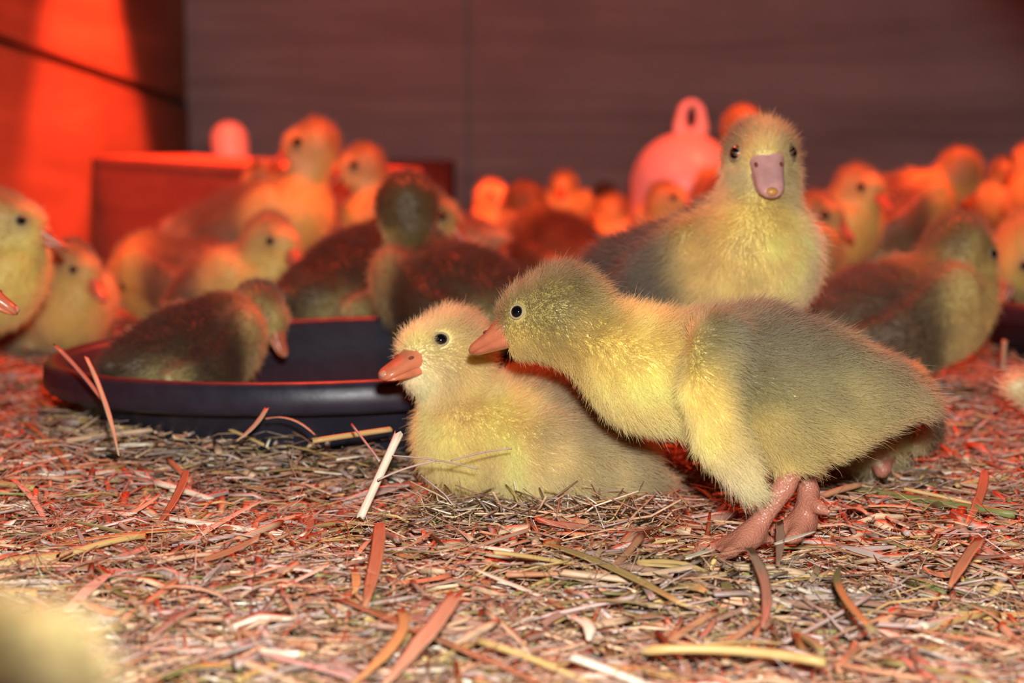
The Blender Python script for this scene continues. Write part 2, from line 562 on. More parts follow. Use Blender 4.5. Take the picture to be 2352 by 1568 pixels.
# ------------------------------------------------------------------ implicit surface modelling for the goslings
class Body:
    """smooth union of chains of tapered capsules"""
    def __init__(self):
        self.chains = []      # (segments, k, is_leg); segment = (a, b, ra, rb, axis, flat)

    def chain(self, pts, k=0.012, axis=None, flat=1.0, leg=False):
        ax = None if axis is None else nrm(axis)
        segs = [(np.array(p, float), np.array(q, float), float(r), float(t), ax, flat) for (p, r), (q, t) in zip(pts[:-1], pts[1:])]
        self.chains.append((segs, float(k), leg))

    @staticmethod
    def seg(P, sg):
        a, b, ra, rb, ax, fl = sg
        if ax is not None:
            m = (a + b) / 2
            q = (P - m) @ ax
            P = P + q[..., None] * ax * (1 / fl - 1)
            a = a + ((a - m) @ ax) * ax * (1 / fl - 1)
            b = b + ((b - m) @ ax) * ax * (1 / fl - 1)
        ba = b - a
        pa = P - a
        t = np.clip((pa @ ba) / (ba @ ba + 1e-12), 0, 1)
        d = np.linalg.norm(pa - t[..., None] * ba, axis=-1) - (ra + (rb - ra) * t)
        return d if ax is None else d * (0.5 + 0.5 * fl)

    def dist(self, P, ch):
        out = None
        for sg in ch[0]:
            d = self.seg(P, sg)
            if out is None:
                out = d
            else:                 # a light blend keeps the joints round
                k = 0.0025
                h = np.maximum(k - np.abs(out - d), 0) / k
                out = np.minimum(out, d) - h * h * k * 0.25
        return out

    def value(self, P, legs=None):
        P = np.asarray(P, float)
        out = np.full(P.shape[:-1], 1.0)
        for ch in self.chains:
            if legs is not None and ch[2] != legs:
                continue
            d = self.dist(P, ch)
            k = ch[1]
            h = np.maximum(k - np.abs(out - d), 0) / k
            out = np.minimum(out, d) - h * h * k * 0.25
        return out

    def mesh(self, h, smooth=2):
        def bound(ch):
            return (np.min([np.minimum(g[0] - g[2], g[1] - g[3]) for g in ch[0]], 0),
                    np.max([np.maximum(g[0] + g[2], g[1] + g[3]) for g in ch[0]], 0))
        bs = [bound(ch) for ch in self.chains]
        lo = np.min([b[0] for b in bs], 0) - 3 * h - 0.004
        hi = np.max([b[1] for b in bs], 0) + 3 * h + 0.004
        n = np.ceil((hi - lo) / h).astype(int) + 1
        F = np.full(n, 1.0, np.float64)
        ax = [lo[i] + h * np.arange(n[i]) for i in range(3)]
        for ch, (b0, b1) in zip(self.chains, bs):
            k = ch[1]
            m = k + 2.5 * h
            a = np.floor((b0 - m - lo) / h).astype(int).clip(0)
            b = np.minimum(np.ceil((b1 + m - lo) / h).astype(int) + 1, n)
            s = tuple(slice(a[i], b[i]) for i in range(3))
            P = np.stack(np.meshgrid(*[ax[i][a[i]:b[i]] for i in range(3)], indexing='ij'), -1)
            d = self.dist(P, ch)
            o = F[s]
            q = np.maximum(k - np.abs(o - d), 0) / k
            F[s] = np.minimum(o, d) - q * q * k * 0.25
        ins = F < 0
        cnt = np.zeros(n - 1, np.int8)
        offs = [(i, j, k) for i in (0, 1) for j in (0, 1) for k in (0, 1)]
        for (i, j, k) in offs:
            cnt += ins[i:n[0] - 1 + i, j:n[1] - 1 + j, k:n[2] - 1 + k]
        act = (cnt > 0) & (cnt < 8)
        ijk = np.argwhere(act)
        idx = np.full(n - 1, -1, np.int64)
        idx[act] = np.arange(len(ijk))
        val = {o: F[ijk[:, 0] + o[0], ijk[:, 1] + o[1], ijk[:, 2] + o[2]] for o in offs}
        acc = np.zeros((len(ijk), 3))
        num = np.zeros(len(ijk))
        for o in offs:
            for d in range(3):
                if o[d]:
                    continue
                p = list(o)
                p[d] = 1
                f0, f1 = val[o], val[tuple(p)]
                mk = (f0 < 0) != (f1 < 0)
                t = np.where(mk, f0 / np.where(mk, f0 - f1, 1), 0)
                pos = np.tile(np.array(o, float), (len(ijk), 1))
                pos[:, d] += t
                acc += pos * mk[:, None]
                num += mk
        V = lo + h * (ijk + acc / num[:, None])
        Q = []
        for d in range(3):
            e1, e2 = (d + 1) % 3, (d + 2) % 3
            s0 = [slice(None)] * 3
            s1 = [slice(None)] * 3
            s0[d], s1[d] = slice(0, -1), slice(1, None)
            ch = np.argwhere(ins[tuple(s0)] != ins[tuple(s1)])
            ch = ch[(ch[:, e1] > 0) & (ch[:, e2] > 0)]
            u, v = np.zeros(3, int), np.zeros(3, int)
            u[e1], v[e2] = 1, 1
            q = np.stack([idx[tuple((ch - u - v).T)], idx[tuple((ch - v).T)], idx[tuple(ch.T)], idx[tuple((ch - u).T)]], 1)
            flip = ~ins[tuple(ch.T)]
            q[flip] = q[flip][:, ::-1]
            Q.append(q)
        Q = np.concatenate(Q)
        Q = Q[(Q >= 0).all(1)]
        E = np.concatenate([Q[:, [0, 1]], Q[:, [1, 2]], Q[:, [2, 3]], Q[:, [3, 0]]])
        for _ in range(smooth):
            s = np.zeros_like(V)
            c = np.zeros(len(V))
            for a, b in ((0, 1), (1, 0)):
                np.add.at(s, E[:, a], V[E[:, b]])
                np.add.at(c, E[:, a], 1)
            V = V * 0.5 + 0.5 * s / np.maximum(c, 1)[:, None]
        fn = np.cross(V[Q[:, 2]] - V[Q[:, 0]], V[Q[:, 3]] - V[Q[:, 1]])
        N = np.zeros_like(V)
        for i in range(4):
            np.add.at(N, Q[:, i], fn)
        return V, Q, nrm(N)


LEG_TINT = lin(176, 116, 94)


def blend_points(P, pts, key):
    """gaussian blend of control values: pts = [(pos, sigma, dict)]"""
    num = 0
    den = 1e-9
    for pos, sg, d in pts:
        w = np.exp(-np.sum((P - pos) ** 2, -1) / (2 * sg * sg)) + 1e-7 / (1e-4 + np.sum((P - pos) ** 2, -1))
        num = num + w[..., None] * np.atleast_1d(np.asarray(d[key], float))
        den = den + w
    return num / np.asarray(den)[..., None]


def loft(rings, nseg=14, cap=True):
    V, F = [], []
    for (c, w, u, wv, top, bot) in rings:
        zc, hz = (top + bot) / 2, (top - bot) / 2
        for i in range(nseg):
            a = 2 * math.pi * i / nseg
            ca, sa = math.cos(a), math.sin(a)
            y = wv * math.copysign(abs(ca) ** 0.8, ca)
            z = zc + hz * math.copysign(abs(sa) ** 0.85, sa)
            V.append(np.array(c) + np.array(w) * y + np.array(u) * z)
    m = len(rings)
    for i in range(m - 1):
        for j in range(nseg):
            k = (j + 1) % nseg
            F.append((i * nseg + j, (i + 1) * nseg + j, (i + 1) * nseg + k, i * nseg + k))
    F.append(tuple(range(nseg)))
    F.append(tuple((m - 1) * nseg + j for j in range(nseg))[::-1])
    return V, F


def add_beak(root, base, origin, fwd, up, s, fine=True, mat=None, nail=None):
    fwd = nrm(fwd)
    side = nrm(np.cross(up, fwd))
    up = np.cross(fwd, side)
    o = np.array(origin) - base
    L = 0.0235 * s
    mat = mat or M_BEAK
    up_prof = [(-0.25, 8.6, 10.6, -2.4), (0, 8.5, 9.6, -2.9), (.18, 8.1, 7.7, -3.2), (.36, 7.4, 5.4, -3.2), (.55, 6.9, 3.6, -3.6), (.72, 6.6, 2.2, -3.9),
               (.86, 6.0, 1.0, -4.3), (.95, 4.6, -0.4, -4.6), (1.0, 2.4, -1.9, -4.4)]
    lo_prof = [(-0.2, 7.9, 1.5, -7.2), (0, 7.7, 1.0, -6.9), (.3, 7.1, 0.0, -6.4), (.6, 6.5, -1.6, -6.0), (.82, 5.4, -2.8, -5.6), (.93, 2.6, -3.6, -5.0)]
    q = 0.001 * s
    V, F = loft([(o + fwd * L * t, side, up, w * q, a * q, b * q) for t, w, a, b in up_prof])
    bk = mk_obj('beak', mk_mesh('beak', V, F, mat), root)
    if fine:
        V, F = loft([(o + fwd * L * t, side, up, w * q, a * q, b * q) for t, w, a, b in lo_prof])
        mk_obj('lower_mandible', mk_mesh('lower_mandible', V, F, mat), bk)
        for sd in (-1, 1):
            c = o + fwd * L * 0.36 + side * sd * 5.7 * q + up * 4.1 * q
            V, F = ball(c, (fwd * 1.9 * q, up * 0.9 * q, side * 0.9 * q), 8, 6)
            mk_obj('nostril', mk_mesh('nostril', V, F, M_NOST), bk)
    c = o + fwd * L * 0.935 - up * 1.6 * q
    V, F = ball(c, (fwd * 2.3 * q, up * 2.0 * q, side * 3.0 * q), 10, 8)
    mk_obj('beak_tip', mk_mesh('beak_tip', V, F, nail or M_NAIL), bk)
    return bk


def ball(c, axes, nu=14, nv=10):
    V, F = [], []
    ax = [np.array(a) for a in axes]
    for j in range(nv + 1):
        t = math.pi * j / nv
        for i in range(nu):
            a = 2 * math.pi * i / nu
            V.append(c + ax[0] * math.sin(t) * math.cos(a) + ax[1] * math.sin(t) * math.sin(a) + ax[2] * math.cos(t))
    for j in range(nv):
        for i in range(nu):
            k = (i + 1) % nu
            F.append((j * nu + i, (j + 1) * nu + i, (j + 1) * nu + k, j * nu + k))
    return V, F


def add_eye(root, base, body, head_c, direction, r, fine=True):
    """eyeball half sunk in the head surface along `direction`"""
    d = nrm(direction)
    t = 0.06
    p = np.array(head_c) + d * t
    for _ in range(60):
        v = float(body.value(p[None, :])[0])
        if v < 0.0004:
            break
        t -= v * 0.8
        p = np.array(head_c) + d * t
    e = 1e-4
    g = np.array([float(body.value((p + np.eye(3)[i] * e)[None])[0]) - float(body.value((p - np.eye(3)[i] * e)[None])[0]) for i in range(3)])
    n = nrm(g)
    c = p - n * r * 0.22
    ref = np.array([0, 0, 1.0])
    u = nrm(np.cross(ref, n))
    v = np.cross(n, u)
    V, F = ball(c - base, (u * r, v * r * 0.94, n * r * 0.9), 20, 14)
    ey = mk_obj('eye', mk_mesh('eye', V, F, M_EYE), root)
    if fine:
        V, F = [], []
        nu, nv = 26, 8
        R, q = r * 1.06, r * 0.15
        cc = p - base + n * r * 0.10
        for i in range(nu):
            a = 2 * math.pi * i / nu
            rd = u * math.cos(a) + v * math.sin(a) * 0.92
            for j in range(nv):
                b = 2 * math.pi * j / nv
                V.append(cc + rd * (R + q * 1.25 * math.cos(b)) + n * q * math.sin(b))
        for i in range(nu):
            for j in range(nv):
                i2, j2 = (i + 1) % nu, (j + 1) % nv
                F.append((i * nv + j, i2 * nv + j, i2 * nv + j2, i * nv + j2))
        mk_obj('eyelid', mk_mesh('eyelid', V, F, M_LID), ey)
    return p


def make_gosling(label, body, ctrl, base, h, n_hair, hair_w, eyes, beak, group=None, fine=True, name='gosling', jitter=0.26):
    base = np.array(base, float)
    V, Q, N = body.mesh(h, 2)
    dl = body.value(V, True)
    db = body.value(V, False)
    leg = dl < db - 0.0006
    tint = blend_points(V, ctrl, 'c')
    tint[leg] = LEG_TINT
    me = mk_mesh(name, V - base, Q, M_SKIN, True, tint)
    root = mk_obj(name, me, None, base)
    tag(root, label, 'gosling', group)
    epos = []
    for (hc, dr, r) in eyes:
        epos.append((add_eye(root, base, body, hc, dr, r, fine), r))
    if beak:
        add_beak(root, base, beak['o'], beak['f'], beak['u'], beak['s'], fine, beak.get('m'), beak.get('n'))
    # ---- downy coat
    T = np.concatenate([Q[:, [0, 1, 2]], Q[:, [0, 2, 3]]])
    T = T[~(leg[T].any(1))]
    A, B, C = V[T[:, 0]], V[T[:, 1]], V[T[:, 2]]
    ar = np.linalg.norm(np.cross(B - A, C - A), axis=1)
    cdf = np.cumsum(ar)
    ti = np.searchsorted(cdf, rng.random(n_hair) * cdf[-1]).clip(0, len(T) - 1)
    r1 = np.sqrt(rng.random(n_hair))
    r2 = rng.random(n_hair)
    w0, w1, w2 = 1 - r1, r1 * (1 - r2), r1 * r2
    P = A[ti] * w0[:, None] + B[ti] * w1[:, None] + C[ti] * w2[:, None]
    n = nrm(N[T[ti, 0]] * w0[:, None] + N[T[ti, 1]] * w1[:, None] + N[T[ti, 2]] * w2[:, None])
    keep = P[:, 2] > FLOOR_Z + 0.002
    for (ep, er) in epos:
        keep &= np.linalg.norm(P - ep, axis=1) > er * 1.42
    if beak:
        f = nrm(beak['f'])
        s = beak['s']
        rel = P - (np.array(beak['o']) - f * 0.002)
        ax = rel @ f
        rad = np.linalg.norm(rel - ax[:, None] * f, axis=1)
        keep &= ~((ax > -0.003 * s) & (rad < 0.0076 * s))
    P, n = P[keep], n[keep]
    m = len(P)
    col = blend_points(P, ctrl, 'c')
    fl = blend_points(P, ctrl, 'f')
    ln = blend_points(P, ctrl, 'l')[:, 0]
    lay = blend_points(P, ctrl, 'lay')[:, 0]
    fl = fl - n * np.sum(fl * n, 1)[:, None]
    fl = nrm(fl)
    # low-frequency clumping of the flow direction
    ph = np.sin(P @ (rng.normal(size=(3, 6)) * 150) + rng.random(6) * 6.28) @ rng.normal(size=(6, 3))
    fl = nrm(fl + 0.10 * ph - n * np.sum(0.10 * ph * n, 1)[:, None])
    ln = ln * (0.55 + 0.9 * rng.random(m) ** 1.6)
    far = rng.random(m) < 0.05
    ln[far] *= 1.35
    jit = rng.normal(size=(m, 3)) * jitter
    d0 = nrm(n * (1.05 - lay)[:, None] + fl * lay[:, None] * 0.9 + jit * 0.5)
    d1 = nrm(n * (0.75 - 0.75 * lay)[:, None] + fl * (0.25 + lay)[:, None] + jit)
    pts = np.stack([P - n * 0.0006, P + d0 * (ln * .34)[:, None], P + d0 * (ln * .52)[:, None] + d1 * (ln * .18)[:, None],
                    P + d0 * (ln * .62)[:, None] + d1 * (ln * .42)[:, None] + rng.normal(size=(m, 3)) * (ln * 0.06)[:, None]], 1) - base
    lum = col @ np.array([.3, .6, .1])
    col = (col * .87 + lum[:, None] * np.array([.165, .122, .125])) * .97 + np.array([.80, .72, .50]) * .04
    patch = np.sin(P @ (rng.normal(size=(3, 8)) * 170) + rng.random(8) * 6.28).mean(1)
    col = col * (1.10 + .28 * patch)[:, None]
    cu = bpy.data.hair_curves.new('down_coat')
    cu.add_curves([4] * m)
    cu.attributes['position'].data.foreach_set('vector', pts.astype(np.float32).ravel())
    ra = cu.attributes.get('radius') or cu.attributes.new('radius', 'FLOAT', 'POINT')
    ra.data.foreach_set('value', np.tile(np.array([1.0, .9, .6, .16], np.float32) * hair_w, m))
    ca = cu.attributes.new('tint', 'FLOAT_COLOR', 'CURVE')
    cc = np.ones((m, 4), np.float32)
    cc[:, :3] = np.clip(col * (0.92 + 0.2 * rng.random((m, 1))) + (far * 0.06)[:, None], 0, .97)
    ca.data.foreach_set('color', cc.ravel())
    cu.materials.append(M_DOWN)
    mk_obj('down_coat', cu, root)
    return root


YEL = lin(240, 222, 118)
YELD = lin(226, 192, 84)
PALE = lin(238, 230, 176)
OLIVE = lin(176, 162, 98)
OLIVD = lin(140, 126, 78)
GREY = lin(150, 138, 112)
GREYD = lin(112, 98, 76)
BROWN = lin(88, 64, 40)
UP = np.array([0, 0, 1.0])


def cp(pos, sg, c, f, l=0.007, lay=0.55):
    return (np.array(pos), sg, dict(c=c, f=nrm(np.array(f, float)), l=l, lay=lay))


# ------------------------------------------------------------------ the three goslings in front
def px_tools(D):
    sc_ = D / F_PX

    def p(x, y, d=0.0):
        return at(x, y, D + d)
    return p, sc_


def gosling_standing():
    p, k = px_tools(0.868)
    b = Body()

    def ch(lst, kk=0.014, **kw):
        b.chain([(p(x, y, d), r * k) for x, y, d, r in lst], kk, **kw)
    ch([(1480, 855, .002, 108), (1620, 868, 0, 134), (1740, 866, 0, 148), (1880, 890, 0, 124), (2010, 908, 0, 76), (2100, 922, 0, 30)], .02)
    ch([(1770, 950, 0, 94), (1890, 950, 0, 84)], .02)
    ch([(1300, 745, .012, 78), (1405, 805, .006, 88), (1490, 855, .002, 106)], .014)
    ch([(1290, 703, .013, 86), (1218, 722, .016, 66)], .012)
    ch([(1300, 740, .013, 72), (1205, 768, .017, 46)], .010)
    ch([(1800, 950, -.018, 80), (1828, 1048, -.018, 34)], .014)
    ch([(1800, 950, .018, 80), (1845, 1055, .016, 30)], .014)
    b.chain([(p(1650, 790, -.026), 64 * k), (p(1626, 900, -.036), 56 * k), (p(1655, 1010, -.040), 50 * k), (p(1722, 1112, -.038), 24 * k)], .004, axis=(0, 1, 0.1), flat=.66)
    b.chain([(p(1640, 780, .030), 62 * k), (p(1650, 900, .040), 50 * k), (p(1760, 960, .042), 36 * k)], .008, axis=(0, 1, 0), flat=.62)
    # near leg and foot
    L = dict(leg=True)
    ch([(1832, 1062, -.018, 24), (1800, 1120, -.019, 25), (1742, 1204, -.021, 23), (1722, 1228, -.023, 25)], .004, **L)
    ch([(1722, 1228, -.023, 22), (1668, 1252, -.024, 15), (1612, 1262, -.022, 12), (1590, 1266, -.021, 7)], .005, **L)
    ch([(1722, 1232, -.025, 20), (1680, 1268, -.038, 14), (1640, 1288, -.046, 11), (1620, 1298, -.050, 6)], .005, **L)
    ch([(1724, 1232, -.020, 18), (1680, 1240, -.006, 14), (1650, 1244, .004, 11), (1632, 1246, .008, 6)], .005, **L)
    ch([(1700, 1244, -.024, 15), (1650, 1262, -.032, 8)], .007, axis=(0, 0, 1), flat=.6, **L)
    ch([(1700, 1242, -.022, 15), (1652, 1254, -.012, 8)], .007, axis=(0, 0, 1), flat=.6, **L)
    ch([(1735, 1228, -.020, 14), (1768, 1240, -.018, 9), (1782, 1246, -.018, 5)], .004, **L)
    # far leg, folded behind
    ch([(1846, 1070, .012, 22), (1858, 1130, .011, 25), (1846, 1200, .010, 30)], .004, **L)
    ch([(1846, 1196, .010, 26), (1808, 1212, .008, 20), (1776, 1222, .006, 14)], .005, **L)
    ch([(1850, 1204, .014, 22), (1822, 1226, .020, 16), (1790, 1236, .024, 10)], .005, **L)
    ch([(1842, 1206, .004, 24), (1826, 1232, -.004, 17), (1800, 1244, -.008, 9)], .005, **L)
    ch([(1858, 1150, .006, 18), (1884, 1166, .000, 15), (1906, 1178, -.004, 8)], .004, **L)
    back = nrm(p(2100, 900) - p(1700, 860))
    hb = nrm(p(1400, 760) - p(1200, 720))
    dn = np.array([0.25, 0, -1.0])
    c = [
        cp(p(1215, 690, .0), .008, lin(180, 162, 98), hb + UP * .25, .0042, .5), cp(p(1215, 800, 0), .007, lin(222, 200, 108), hb, .0038, .5),
        cp(p(1270, 625, .012), .009, lin(146, 122, 72), hb + UP * .3, .0062, .35), cp(p(1290, 700, 0), .010, lin(158, 144, 80), hb, .0048, .5),
        cp(p(1385, 665, .012), .009, lin(166, 142, 76), hb + UP * .3, .0068, .35),
        cp(p(1350, 790, 0), .008, lin(208, 178, 84), hb - UP * .4, .005, .55), cp(p(1392, 745, -.012), .0075, lin(204, 178, 92), hb - UP * .2, .005, .5),
        cp(p(1440, 850, -.02), .016, YEL, back - UP * .9, .006, .6), cp(p(1450, 730, 0), .010, YEL, UP * .9 + back, .008, .25),
        cp(p(1470, 960, -.02), .014, lin(240, 228, 150), back - UP * .5, .0065, .6),
        cp(p(1540, 750, -.02), .010, lin(232, 210, 120), back, .008, .5),
        cp(p(1640, 720, -.01), .012, lin(152, 136, 90), back + UP * .2, .0085, .5),
        cp(p(1800, 720, -.02), .017, lin(122, 108, 80), back, .0095, .6), cp(p(1720, 800, -.04), .014, lin(152, 146, 108), back, .0075, .7),
        cp(p(1850, 790, -.035), .014, lin(134, 128, 94), back, .0075, .7), cp(p(1870, 735, -.02), .009, lin(82, 66, 40), back, .009, .65),
        cp(p(1950, 840, -.03), .016, lin(146, 136, 86), back, .0075, .7), cp(p(2030, 820, 0), .014, lin(136, 112, 78), back + UP * .1, .010, .6),
        cp(p(2120, 920, 0), .014, lin(186, 164, 112), back - UP * .2, .0105, .7),
        cp(p(1850, 900, -.045), .018, lin(180, 170, 104), back - UP * .2, .007, .7), cp(p(1980, 960, -.02), .018, lin(214, 200, 124), back - UP * .1, .007, .7),
        cp(p(1850, 1040, -.02), .016, lin(226, 212, 126), back - UP * .3, .0068, .65),
        cp(p(1625, 880, -.05), .010, lin(244, 222, 104), dn, .0065, .75), cp(p(1640, 1000, -.05), .010, lin(240, 222, 130), dn + back * .5, .007, .75),
        cp(p(1700, 1100, -.045), .010, lin(238, 230, 184), dn + back, .0095, .7), cp(p(1560, 870, -.03), .005, YEL, dn, .005, .75),
        cp(p(1770, 1020, -.03), .010, lin(216, 196, 100), dn + back, .007, .6),
    ]
    hc = p(1262, 715, .014)
    eyes = [(p(1188, 716, .016), p(1186, 714, -.05) - p(1188, 716, .016), 16.5 * k), (p(1200, 716, .016), np.array([-.35, 1, 0.05]), 16 * k)]
    bk = dict(o=p(1166, 768, .018), f=p(1066, 800, .031) - p(1166, 768, .018), u=UP, s=.93)
    return make_gosling('yellow and olive gosling standing with lowered neck, its beak touching the resting gosling', b, c,
                        (p(1780, 1200)[0], .868, FLOOR_Z), .0019, 150000, .000072, eyes, bk)


def gosling_resting():
    p, k = px_tools(0.965)
    b = Body()

    def ch(lst, kk=0.014, **kw):
        b.chain([(p(x, y, d), r * k) for x, y, d, r in lst], kk, **kw)
    ch([(1082, 1015, 0, 106), (1190, 1022, 0, 116), (1300, 1028, 0, 116), (1410, 1072, 0, 84), (1490, 1102, 0, 30)], .018)
    ch([(1200, 962, .0, 76), (1310, 952, .003, 70)], .022)
    ch([(1042, 830, 0, 68), (1050, 900, .002, 68), (1078, 980, 0, 92)], .012)
    ch([(1038, 796, 0, 74), (985, 806, -.006, 58)], .010)
    ch([(1030, 850, 0, 66), (975, 850, -.006, 42)], .010)
    ch([(1240, 1060, -.022, 88), (1340, 1085, -.026, 76), (1440, 1120, -.018, 46)], .012)
    ch([(1240, 1060, .022, 84), (1360, 1090, .022, 66)], .012)
    b.chain([(p(1180, 985, -.020), 52 * k), (p(1260, 1020, -.030), 48 * k), (p(1350, 1055, -.028), 30 * k)], .014, axis=(0, 1, .1), flat=.6)
    ch([(1400, 1150, -.022, 18), (1470, 1152, -.024, 20), (1484, 1140, -.022, 17)], .005, leg=True)
    ch([(1400, 1150, -.022, 17), (1330, 1168, -.024, 14)], .005, leg=True)
    back = nrm(p(1500, 1060) - p(1100, 1000))
    hb = nrm(p(1080, 800, .01) - p(960, 810, -.01))
    dn = np.array([0.2, 0, -1.0])
    c = [
        cp(p(965, 770, -.01), .007, lin(238, 226, 150), hb + UP * .5, .0055, .35), cp(p(1010, 720, 0), .008, lin(228, 212, 140), hb + UP * .5, .0068, .3),
        cp(p(1080, 740, 0), .009, lin(206, 184, 120), hb + UP * .3, .007, .4), cp(p(1010, 790, -.02), .007, lin(224, 210, 136), hb, .004, .5),
        cp(p(985, 860, -.02), .008, lin(240, 232, 186), hb - UP * .4, .0042, .5), cp(p(1080, 840, -.02), .008, lin(228, 208, 132), hb - UP * .5, .0055, .5),
        cp(p(1040, 920, -.02), .009, lin(226, 202, 130), dn + hb * .4, .006, .55), cp(p(1110, 900, -.01), .007, lin(228, 208, 132), hb - UP * .4, .007, .4),
        cp(p(1060, 1010, -.03), .014, lin(242, 224, 136), dn + back * .4, .0065, .6), cp(p(950, 1010, 0), .010, lin(240, 222, 138), dn - back * .3, .008, .5),
        cp(p(1150, 960, -.03), .011, lin(240, 220, 126), back - UP * .3, .0068, .6), cp(p(1200, 1020, -.03), .010, lin(238, 220, 134), back - UP * .5, .0065, .6),
        cp(p(1270, 890, 0), .012, lin(186, 168, 126), back + UP * .35, .0105, .35), cp(p(1300, 940, -.02), .010, lin(184, 166, 124), back, .0085, .55),
        cp(p(1260, 1000, -.04), .009, lin(204, 188, 136), back - UP * .2, .007, .65),
        cp(p(1240, 1080, -.045), .012, lin(240, 226, 160), dn + back * .7, .0068, .65), cp(p(1370, 1040, -.03), .013, lin(196, 182, 128), back - UP * .3, .0075, .65),
        cp(p(1360, 1110, -.04), .012, lin(220, 206, 140), back - UP * .3, .007, .65), cp(p(1500, 1090, 0), .014, lin(188, 170, 116), back, .0095, .7),
        cp(p(1100, 1120, -.03), .012, lin(232, 214, 134), dn + back * .3, .007, .55),
    ]
    eyes = [(p(1012, 780, -.004), p(1014, 776, -.06) - p(1012, 780, -.004), 16 * k), (p(985, 785, -.003), np.array([-.75, .65, .12]), 15 * k)]
    bk = dict(o=p(962, 830, -.010), f=p(872, 850, -.026) - p(962, 826, -.010), u=UP, s=1.02)
    return make_gosling('pale yellow gosling resting on the straw with its body tucked down', b, c,
                        (p(1200, 1100)[0], .965, FLOOR_Z), .0019, 120000, .000078, eyes, bk)


def gosling_upright():
    p, k = px_tools(1.075)
    b = Body()

    def ch(lst, kk=0.014, **kw):
        b.chain([(p(x, y, d), r * k) for x, y, d, r in lst], kk, **kw)
    ch([(1748, 346, 0, 60), (1752, 360, -.012, 50)], .012)
    ch([(1732, 415, .002, 50), (1768, 415, .002, 48)], .014)
    ch([(1748, 370, .004, 62), (1744, 460, .004, 68), (1722, 560, .0, 106)], .014)
    ch([(1722, 580, 0, 114), (1650, 615, .012, 112), (1540, 635, .038, 102), (1430, 645, .062, 84), (1360, 655, .080, 40)], .018)
    ch([(1720, 600, 0, 130), (1640, 700, .015, 125), (1540, 700, .035, 105)], .018)
    ch([(1560, 760, .015, 70), (1590, 850, .005, 36)], .012)
    ch([(1640, 760, .05, 70), (1660, 850, .04, 36)], .012)
    for (x, d) in ((1595, .005), (1665, .04)):
        g = on_floor(x, 1070, 0.0)
        b.chain([(p(x, 840, d), 22 * k), (p(x + 15, 930, d), 19 * k), (p(x + 5, 1020, d - .004), 18 * k)], .004, leg=True)
        for t in (-28, 0, 28):
            b.chain([(p(x + 5, 1020, d - .004), 16 * k), (p(x + 15 + t, 1052, d - .028), 10 * k)], .005, leg=True)
    b.chain([(p(1580, 560, -.010), 50 * k), (p(1500, 620, .004), 50 * k), (p(1420, 680, .03), 28 * k)], .010, axis=(-.4, 1, 0), flat=.6)
    bk_ = nrm(p(1400, 620, .07) - p(1700, 600, 0))
    dn = np.array([0, 0, -1.0])
    f = np.array([0.1, -1, -.15])
    c = [
        cp(p(1755, 300, -.01), .009, lin(214, 190, 112), -f + UP * .6, .006, .3), cp(p(1690, 300, 0), .008, lin(146, 126, 82), -f + UP * .3 + np.array([-.5, 0, 0]), .0062, .35),
        cp(p(1820, 310, 0), .008, lin(160, 138, 88), -f + UP * .3 + np.array([.5, 0, 0]), .0062, .35), cp(p(1760, 350, -.025), .006, lin(226, 206, 124), UP - f * .3, .0042, .55),
        cp(p(1690, 420, -.01), .008, lin(214, 198, 136), dn + np.array([-.6, 0, 0]), .005, .5), cp(p(1815, 420, -.01), .008, lin(212, 194, 130), dn + np.array([.6, 0, 0]), .005, .5),
        cp(p(1740, 500, -.03), .010, lin(236, 216, 126), dn, .006, .6), cp(p(1770, 590, -.04), .014, lin(242, 226, 138), dn, .0075, .6),
        cp(p(1850, 600, 0), .012, lin(232, 216, 160), dn + np.array([.4, 0, 0]), .0085, .5),
        cp(p(1640, 570, -.02), .011, lin(226, 198, 108), dn + bk_ * .6, .0075, .55), cp(p(1590, 620, -.01), .008, lin(230, 204, 116), dn + bk_ * .5, .0075, .6),
        cp(p(1680, 660, -.03), .012, lin(228, 206, 120), dn, .007, .6),
        cp(p(1560, 530, .02), .013, lin(112, 92, 74), bk_ + UP * .2, .011, .5), cp(p(1450, 570, .04), .014, lin(100, 84, 70), bk_ + UP * .1, .0115, .5),
        cp(p(1500, 640, .0), .014, lin(116, 102, 84), bk_ - UP * .2, .0095, .6), cp(p(1380, 640, .06), .014, lin(100, 84, 70), bk_, .011, .6),
        cp(p(1480, 720, .02), .014, lin(142, 128, 100), bk_ - UP * .3, .009, .6),
    ]
    eyes = [(p(1715, 352, -.006), np.array([-.92, -.66, .05]), 20 * k), (p(1785, 352, -.006), np.array([.95, -.56, .05]), 20 * k)]
    o = p(1757, 372, -.014)
    bk = dict(o=o, f=p(1781, 460, -.046) - o, u=np.array([0, -.3, 1]), s=1.2, m=M_BEAKP, n=M_NAILO)
    return make_gosling('gosling standing upright and looking straight out, with a grey-brown back and yellow breast', b, c,
                        (p(1620, 900)[0], 1.09, FLOOR_Z), .0022, 100000, .00009, eyes, bk)


gosling_standing()
gosling_resting()
gosling_upright()


